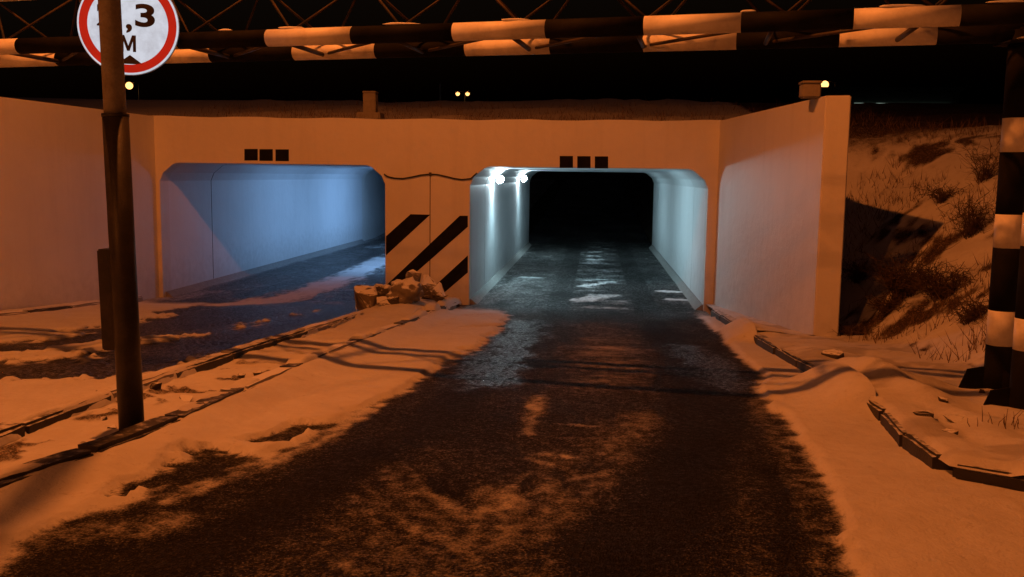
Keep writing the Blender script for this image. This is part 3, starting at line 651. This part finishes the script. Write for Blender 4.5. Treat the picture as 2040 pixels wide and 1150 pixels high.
def gate_post(px, py, bands, gz_, gus):
    base = Vector((px, py, gz_)) - GO
    cuts = [-.3] + [z for b in bands[::-1] for z in (b[1]-gz_, b[0]-gz_)] + [CZ-gz_+.02]
    for i, (a, b) in enumerate(zip(cuts, cuts[1:])): tube('post_band', [base+Vector((0, 0, a)), base+Vector((0, 0, b))], .1, MT['white' if i % 2 else 'black'], gate, 24)
    for ang in gus:
        d = Vector((math.cos(ang), math.sin(ang), 0)); n = Vector((-d.y, d.x, 0))*.008
        prism('gusset_plate', [base+d*.08-n+Vector((0, 0, -.1)), base+d*.30-n+Vector((0, 0, -.1)), base+d*.22-n+Vector((0, 0, .12)), base+d*.08-n+Vector((0, 0, .15))], n*2, MT['black'], gate)
    o = box('top_plate', (-.15, -.15, 0), (.15, .15, .014), MT['black'], gate); o.location = base+Vector((0, 0, CZ-gz_-.08))
gate_post(3.10, 7.36, [(2.02, 1.77), (1.31, 1.06), (.585, .32)], 0., (math.pi*.97, math.pi*1.5, 0))
gate_post(2.935, 6.52, [(2.01, 1.79), (1.35, 1.13), (.645, .43)], .02, (math.pi*.97, math.pi*1.5, 0))
for q in ((G0f+df*END), (G0r+dr_*END)): gate_post(q.x, q.y, [(2.02, 1.77), (1.31, 1.06), (.585, .32)], -.1, (0, math.pi*.5, math.pi))
def lump(name, loc, size, m, parent=None, seed=0, sub=3, amp=.25, fq=1.6, flat=None, rot=0):
    bm = bmesh.new(); bmesh.ops.create_icosphere(bm, subdivisions=sub, radius=1)
    from mathutils import noise as mn
    off = Vector((seed*3.7, seed*1.3, seed*7.1))
    for v in bm.verts:
        if flat:
            k = flat; c = v.co; s = (abs(c.x)**k+abs(c.y)**k+abs(c.z)**k)**(-1/k); v.co = c*s
        v.co *= 1 + amp*mn.fractal(v.co*fq+off, 1, 2, 3)
        v.co = Vector((v.co.x*size[0], v.co.y*size[1], v.co.z*size[2]))
    if rot: bmesh.ops.rotate(bm, verts=bm.verts, matrix=Matrix.Rotation(rot, 3, 'Z'))
    o = fin(bm, name, m, parent, True); o.location = loc; return o
for i, (t, fn) in enumerate(((2.0, fr), (3.7, fr), (4.63, fr), (6.2, fr), (5.59, fr), (.35, fr), (.05, fr), (.1, rr), (1.0, fr), (7.5, rr))):
    lump('snow_clump', fn(t, CZ+CR+.004), (.06+.05*(i % 3), .03, .012), MT['snow'], gate, i, 2)
lump('snow_clump', Vector((3.10, 7.26, 2.585))-GO, (.09, .06, .014), MT['snow'], gate, 12, 2)

# height limit sign on the front of the gate
SR = .398; sc = aty(255, 50, 7.58)
sign = thing('height_limit_sign', 'round height limit sign, glow added to its face, with red ring reading 2,3 м', 'sign', sc)
nrm = (ORI - sc); nrm.z = 0; nrm.normalize(); nrm = (nrm*.6 + Vector((-.203, -.979, 0))*.4).normalized()
sx_ = Vector((-nrm.y, nrm.x, 0)); RM = Matrix((sx_, -nrm, Vector((0, 0, 1)))).transposed().to_4x4()   # local x right, y away, z up
sign.rotation_euler = (RM.to_3x3() @ Matrix.Rotation(math.radians(1.0), 3, 'Y')).to_euler()
def disc(name, r0, r1, y0, y1, m, seg=72):
    bm = bmesh.new()
    if r0 == 0: b_tube(bm, [(0, y0, 0), (0, y1, 0)], r1, seg)
    else:
        R = [[bm.verts.new((r*math.cos(k*2*math.pi/seg), y, r*math.sin(k*2*math.pi/seg))) for k in range(seg)] for r, y in ((r0, y1), (r1, y1), (r1, y0), (r0, y0))]
        for a, b in ((0, 1), (1, 2), (2, 3), (3, 0)):
            for k in range(seg): bm.faces.new((R[a][k], R[a][(k+1) % seg], R[b][(k+1) % seg], R[b][k]))
    return fin(bm, name, m, sign)
disc('backing_plate', 0, SR+.006, .012, .03, MT['sign_back'])
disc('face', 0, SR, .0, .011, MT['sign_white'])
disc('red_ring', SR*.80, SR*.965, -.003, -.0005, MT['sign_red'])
def glyph(txt, h, x, z, off=.02, sxx=1.):
    cu = bpy.data.curves.new('glyph', 'FONT'); cu.body = txt; cu.size = 1; cu.offset = off; cu.extrude = .001; cu.resolution_u = 6
    tmp = bpy.data.objects.new('glyph', cu); C.objects.link(tmp)
    dg = bpy.context.evaluated_depsgraph_get(); me = bpy.data.meshes.new_from_object(tmp.evaluated_get(dg)); bpy.data.objects.remove(tmp)
    co = np.array([v.co for v in me.vertices]); x0, y0 = co[:, 0].min(), co[:, 1].min(); k = h/(co[:, 1].max()-y0)
    for v in me.vertices: v.co = ((v.co.x-x0)*k*sxx+x, -.003-v.co.z*.5, (v.co.y-y0)*k+z)
    return link('lettering', me, MT['sign_black'], sign)
u = SR/98.                                       # one photo pixel on the sign
glyph('2', 46*u, -60*u, -4*u, .03, 1.5); glyph(',', 18*u, -4*u, -16*u, .03, 1.1); glyph('3', 46*u, 14*u, -3*u, .03, 1.52); m_ = lambda pts: prism('lettering', [(( -15+x)*u, -.003, (-53+z)*u) for x, z in pts], (0, .002, 0), MT['sign_black'], sign)
m_([(0, 0), (0, 33), (7.5, 33), (15, 12), (22.5, 33), (30, 33), (30, 0), (24, 0), (24, 21), (17.5, 2), (12.5, 2), (6, 21), (6, 0)])
for s, z in ((1, -77*u), (-1, 74*u)): prism('arrow_mark', [(-22*u, -.003, z), (28*u, -.003, z), (3*u, -.003, z+s*18*u)], (0, .002, 0), MT['sign_black'], sign)
for z in (-.12, .12): box('clamp', (-.02, .03, z-.02), (.02, .16, z+.02), MT['dark'], sign)

# ------------------------------------------------------------------ rubble at the pier
from mathutils.bvhtree import BVHTree
bpy.context.view_layer.update()
TREES = []
for o in (isl, cap, road_r, road_l, dr, ground):
    TREES.append(BVHTree.FromPolygons([v.co for v in o.data.vertices], [tuple(p.vertices) for p in o.data.polygons]))
def hit(px, py):
    d = ray(px, py).normalized(); best = None
    for T in TREES:
        h = T.ray_cast(ORI, d)
        if h[0] is not None and (best is None or h[3] < best[1]): best = (h[0], h[3])
    return best[0]
def drop(x, y, z=6.):
    best = -9
    for T in TREES:
        h = T.ray_cast(Vector((x, y, z)), Vector((0, 0, -1)))
        if h[0] is not None: best = max(best, h[0].z)
    return best
def rock(name, size, m, seed, npt=15, rot=(0, 0, 0), parent=None, rough=.03):
    """a broken lump: hull of scattered points, edges worn, faces roughened"""
    rnd = random.Random(seed); bm = bmesh.new()
    for k in range(npt):
        v = Vector((rnd.uniform(-1, 1), rnd.uniform(-1, 1), rnd.uniform(-1, 1)))
        q = max(abs(v.x), abs(v.y), abs(v.z)); v = v/q*rnd.uniform(.82, 1) if rnd.random() < .75 else v
        bm.verts.new(Vector((v.x*size[0], v.y*size[1], v.z*size[2])))
    r = bmesh.ops.convex_hull(bm, input=bm.verts[:]); bmesh.ops.delete(bm, geom=[v for v in bm.verts if not v.link_faces], context='VERTS')
    bmesh.ops.bevel(bm, geom=bm.edges[:], offset=min(size)*.09, segments=1, affect='EDGES')
    bmesh.ops.triangulate(bm, faces=bm.faces[:]); bmesh.ops.subdivide_edges(bm, edges=bm.edges[:], cuts=2)
    from mathutils import noise as mn
    for v in bm.verts: v.co += v.co.normalized()*mn.fractal(v.co*9+Vector((seed, 0, 0)), 1, 2, 3)*rough
    bmesh.ops.rotate(bm, verts=bm.verts, matrix=Matrix.Rotation(rot[2], 3, 'Z') @ Matrix.Rotation(rot[1], 3, 'Y') @ Matrix.Rotation(rot[0], 3, 'X'))
    return fin(bm, name, m, parent, False)
RG = 'snowy rubble heaped against the pier'
def chunk(label, cx, by, wpx, hpx, Y, depth, m, seed, rot=(0, 0, 0), npt=15, lift=0.):
    p = aty(cx, by, Y); k = Y/F_PX; z = drop(p.x, Y)
    o = rock('concrete_chunk', (wpx*k/2, depth, hpx*k/2), m, seed, npt, rot); o.location = (p.x, Y, max(z, p.z)+hpx*k*.42+lift); return tag(o, label, 'rubble', RG)
def sack(label, cx, by, wpx, hpx, Y, depth, m, seed, rot=0.):
    p = aty(cx, by, Y); k = Y/F_PX; z = drop(p.x, Y)
    o = lump('stuffed_sack', (p.x, Y, max(z, p.z)+hpx*k*.40), (wpx*k/2, depth, hpx*k/2), m, None, seed, 4, .34, 1.9, 2.6, rot); return tag(o, label, 'sack', RG)
chunk('squared concrete block with snowy top, at the lane end of the rubble heap', 730, 628, 50, 66, 14.3, .2, MT['chunk'], 3, (.05, -.06, .25), 26)
chunk('flat snow topped slab lodged behind the squared block', 775, 600, 56, 26, 14.9, .22, MT['chunk'], 12, (.1, .12, -.3), 20)
sack('dark sagging sack in the hollow of the rubble heap', 764, 630, 44, 40, 14.5, .16, MT['stone'], 3)
chunk('upright pointed slab standing out of the rubble heap', 820, 622, 34, 74, 14.6, .09, MT['chunk'], 24, (.15, .18, .5), 11)
sack('bulging snow dusted sack lying in front of the pointed slab', 808, 640, 66, 50, 14.2, .2, MT['sack'], 5, .3)
chunk('broken snow capped piece leaning on the striped pier', 852, 612, 52, 58, 15.5, .18, MT['chunk'], 36, (.2, -.2, -.2), 13)
chunk('rounded snowy piece below the lowest black stripe', 874, 616, 30, 46, 15.3, .14, MT['chunk'], 47, (.1, .2, .2), 18)
chunk('small broken lump at the foot of the bulging sack', 784, 640, 24, 20, 14.0, .09, MT['stone'], 58, (.3, .2, .9), 12)
chunk('low snowy lump in front of the squared block', 766, 634, 40, 20, 14.0, .12, MT['sack'], 69, (0, .1, .2), 14)
chunk('snowy lump wedged between the slab and the pier', 800, 606, 44, 40, 15.2, .18, MT['chunk'], 71, (.2, .3, .7), 14)
# loose stones on the verge and the island
def stone(label, cx, by, wpx, hpx, seed, group, m='stone'):
    p = hit(cx, by); s = (p-ORI).length/F_PX
    o = rock('stone', (wpx*s/2, wpx*s*.42, hpx*s*.6), MT[m], seed, 12, (0, 0, seed), None, .012); o.location = (p.x, p.y, p.z+hpx*s*.18); tag(o, label, 'stone', group)
stone('dark pointed stone at the foot of the bank below the wing wall', 1662, 712, 44, 18, 21, 'dark stones lying in the snow')
for i, (lb, x, y, w_, h_) in enumerate((('wide dark clod just behind the bare kerb end', 1838, 826, 36, 14), ('longest dark clod in the snow before the front gate post', 1908, 836, 46, 13), ('thin sliver of stone in the snow nearest the driveway kerb', 1892, 860, 30, 8), ('small clod beside the rear gate post plate', 1880, 800, 22, 10), ('round pebble between the two gate post plates', 1956, 783, 12, 10))):
    stone(lb, x, y, w_, h_, 31+i, 'dark stones lying in the snow')
for i, (x, y, w_, h_) in enumerate(((312, 775, 24, 16), (368, 796, 30, 8), (480, 752, 22, 12), (512, 745, 20, 8), (205, 835, 14, 8), (222, 852, 26, 10), (450, 778, 20, 8))):
    stone('dark clod of frozen earth on the snowy island', x, y, w_, h_, 51+i, 'clods on the island')

# ------------------------------------------------------------------ dry bushes and grass on the bank
def surf(x, y): return float(bank_base(np.array([x]), np.array([y]))[0] + verge_bits(np.array([x]), np.array([y]))[0])
def hit_bank(px, py):
    d = ray(px, py); t = 5.
    while t < 40:
        P = ORI + d*t
        if P.z < surf(P.x, P.y): return P
        t += .03
    return ORI + d*14
def twiggy(bm, base, n, spread, hgt, r0, rnd, arch=.5, kids=4):
    for i in range(n):
        a = rnd.uniform(0, 2*math.pi); out = rnd.uniform(.15, 1)*spread; h = hgt*rnd.uniform(.45, 1)
        p0 = base + Vector((math.cos(a), math.sin(a), 0))*spread*.25*rnd.random(); pts = []
        for k in range(6):
            t = k/5; q = p0 + Vector((math.cos(a)*out*t**1.3, math.sin(a)*out*t**1.3, h*(t-arch*t*t*rnd.uniform(.4, 1.2))))
            pts.append(q + Vector((rnd.gauss(0, .02), rnd.gauss(0, .02), rnd.gauss(0, .015)))*(1+2*t))
        b_tube(bm, pts, [r0*(1-.14*k) for k in range(6)], 3, False)
        for j in range(kids):
            k = rnd.randint(1, 4); s = pts[k]; d = Vector((rnd.gauss(0, 1), rnd.gauss(0, 1), rnd.gauss(.35, .7))).normalized()*rnd.uniform(.08, .30)*hgt
            m1 = s + d*.5 + Vector((rnd.gauss(0, .02), rnd.gauss(0, .02), rnd.gauss(0, .02)))
            b_tube(bm, [s, m1, s+d], [r0*.55, r0*.42, r0*.25], 3, False)
def bush(label, px, py, n, spread, hgt, seed, r0=.006, group='bare bushes on the bank', kids=5):
    P = hit_bank(px, py); P.z -= .03; rnd = random.Random(seed)
    t = thing('bare_bush', label, 'bush', P, group)
    bm = bmesh.new(); twiggy(bm, Vector((0, 0, 0)), max(3, n//6), spread*.5, hgt*.9, r0*1.9, rnd, .3, 2); fin(bm, 'stems', MT['twig'], t)
    bm = bmesh.new(); twiggy(bm, Vector((0, 0, 0)), n, spread, hgt, r0, rnd, .55, kids); fin(bm, 'twigs', MT['twig'], t)
bush('large tangled dry bush on the bank beside the wing wall', 1800, 590, 130, .62, .85, 1)
bush('tangled dry bush on the bank, right part of the thicket toward the gate post', 1878, 592, 90, .45, .6, 2)
bush('low dry bush trailing down the bank below the thicket', 1770, 618, 60, .5, .35, 3)
bush('dark brush in the corner behind the wing wall end', 1712, 560, 60, .35, .5, 4)
bush('thin twiggy bush high on the bank above the thicket', 1935, 470, 50, .35, .9, 5, .005)
bush('drooping dry brush beside the rear gate post', 1935, 640, 50, .3, .45, 6)
bush('low brush in the snow just under the wing wall end', 1700, 668, 60, .35, .22, 7)
bush('small dry brush on the upper bank', 1880, 400, 40, .4, .4, 8)
bush('sparse tall weeds near the top of the bank', 1960, 360, 40, .5, .9, 9, .004)
def stalks(label, px, py, n, spread, hgt, seed):
    P = hit_bank(px, py); rnd = random.Random(seed); t = thing('dry_stalks', label, 'weeds', P, 'tufts of dry stalks in the snow')
    for i in range(n):
        bm = bmesh.new(); b = Vector((rnd.gauss(0, spread), rnd.gauss(0, spread), -.03)); l = Vector((rnd.gauss(0, .12), rnd.gauss(0, .12), 1))*hgt*rnd.uniform(.5, 1)
        b_tube(bm, [b, b+l*.5+Vector((rnd.gauss(0, .01), 0, 0)), b+l+Vector((rnd.gauss(0, .03), 0, -.02))], [.0035, .0028, .0012], 3, False); fin(bm, 'stalk', MT['straw'], t)
stalks('tuft of thin dry stalks before the front gate post', 2010, 850, 16, .09, .16, 1)
stalks('tuft of dry stalks at the bank foot below the stone', 1745, 680, 40, .12, .2, 2)
stalks('few dry stalks leaning by the rear gate post', 1950, 690, 14, .08, .3, 3)
bm = bmesh.new(); N = 14000                                 # thin dead grass showing through the snow of the bank and over the tunnel
gx = np.where(np.arange(N) < 11000, RNG.uniform(3.2, 10, N), RNG.uniform(-9, 6, N)); gy = np.where(np.arange(N) < 11000, RNG.uniform(8.8, 16.6, N), 17.05+RNG.random(N)**2*6)
keep = ~((np.arange(N) < 11000) & (fbm(gx*1.1, gy*1.1, 201) < .53)) & ~((gy > 11.4) & (gy < 16.95) & (gx < wing_x(gy)+.35))
gzz = bank_base(gx, gy) + verge_bits(gx, gy); rnd = random.Random(5)
for x, y, z in zip(gx[keep], gy[keep], gzz[keep]):
    h = rnd.uniform(.06, .24); b = Vector((x, y, z-.02)); l = Vector((rnd.gauss(0, .45), rnd.gauss(0, .45), 1))*h
    q = Vector((rnd.gauss(0, 1), rnd.gauss(0, 1), 0)).normalized()*.006
    v = [bm.verts.new(b-q), bm.verts.new(b+q), bm.verts.new(b+l)]; bm.faces.new(v)
o = fin(bm, 'dead_grass', MT['straw']); tag(o, 'sparse dead grass poking through the snow of the bank', 'grass', None, 'stuff')

# ------------------------------------------------------------------ far things beyond the embankment
def far_lamp(label, px, py, Y, arms=1, sep=0, r=.2, group='far street lamps'):
    h = aty(px, py, Y); zb = 3.2; t = thing('street_lamp', label, 'street lamp', (h.x+.9, h.y, zb), group); H_ = h.z-zb
    tube('pole', [(0, 0, -.5), (0, 0, H_+.2)], [.09, .06], MT['dark'], t, 8)
    for k in range(arms):
        x = -.9 + k*sep
        tube('arm', [(0, 0, H_+.15), (x*.5, 0, H_+.3), (x, 0, H_+.18)], .035, MT['dark'], t, 6)
        box('lamp_head', (x-.2, -.25, H_+.08), (x+.2, .3, H_+.22), MT['dark'], t, .03)
        bm = bmesh.new(); bmesh.ops.create_uvsphere(bm, u_segments=12, v_segments=8, radius=r); o = fin(bm, 'lens', MT['sodium_far'], t, True); o.location = (x, -.05, H_)
far_lamp('glowing orange street lamp beyond the end of the wing wall by the bank', 1643, 169, 85, r=.33)
far_lamp('glowing orange street lamp seen just under the round sign', 258, 171, 85, r=.33)
far_lamp('distant double armed street lamp above the pier', 912, 187, 120, 2, 1.25, .26)
p = aty(877, 212, 34); q = aty(877, 168, 34); t = thing('slim_post', 'slim pale post on the ground above the tunnels', 'post', (p.x, 34, 3.2)); tube('shaft', [(0, 0, -.3), (0, 0, q.z-3.2)], .032, MT['pole'], t, 10); tube('cap', [(0, 0, q.z-3.2), (0, 0, q.z-3.17)], .045, MT['pole'], t, 10)
p = aty(657, 208, 140); t = thing('rail_signal', 'distant signal mast with two tiny green lights', 'signal', (p.x, 140, 3.2)); tube('mast', [(0, 0, -.5), (0, 0, p.z-3)], .08, MT['dark'], t, 8); box('head', (-.35, .1, p.z-3.7), (1.2, .25, p.z-2.8), MT['dark'], t)
for dx, dz in ((0, 0), (.82, -.12)):
    bm = bmesh.new(); bmesh.ops.create_uvsphere(bm, u_segments=10, v_segments=6, radius=.1); o = fin(bm, 'lens', MT['green'], t, True); o.location = (dx, 0, p.z-3.2+dz)
a, b = aty(1702, 205.5, 75), aty(1897, 205, 75)
t = thing('far_building', 'distant dark low building with a thin pale lit strip', 'building', (a.x, 75, 3.0))
zz = a.z-3
box('wall', (-3, .3, -.5), (b.x-a.x+.6, 8, zz+1.0), MT['far'], t); box('roof', (-3.3, 0, zz+1.0), (b.x-a.x+.9, 8.3, zz+1.2), MT['far'], t)
for k in range(9):
    x = (b.x-a.x)*k/9; box('strip_light', (x+.04, .15, zz-.025), (x+(b.x-a.x)/9-.06, .2, zz+.025), MT['strip'], t)
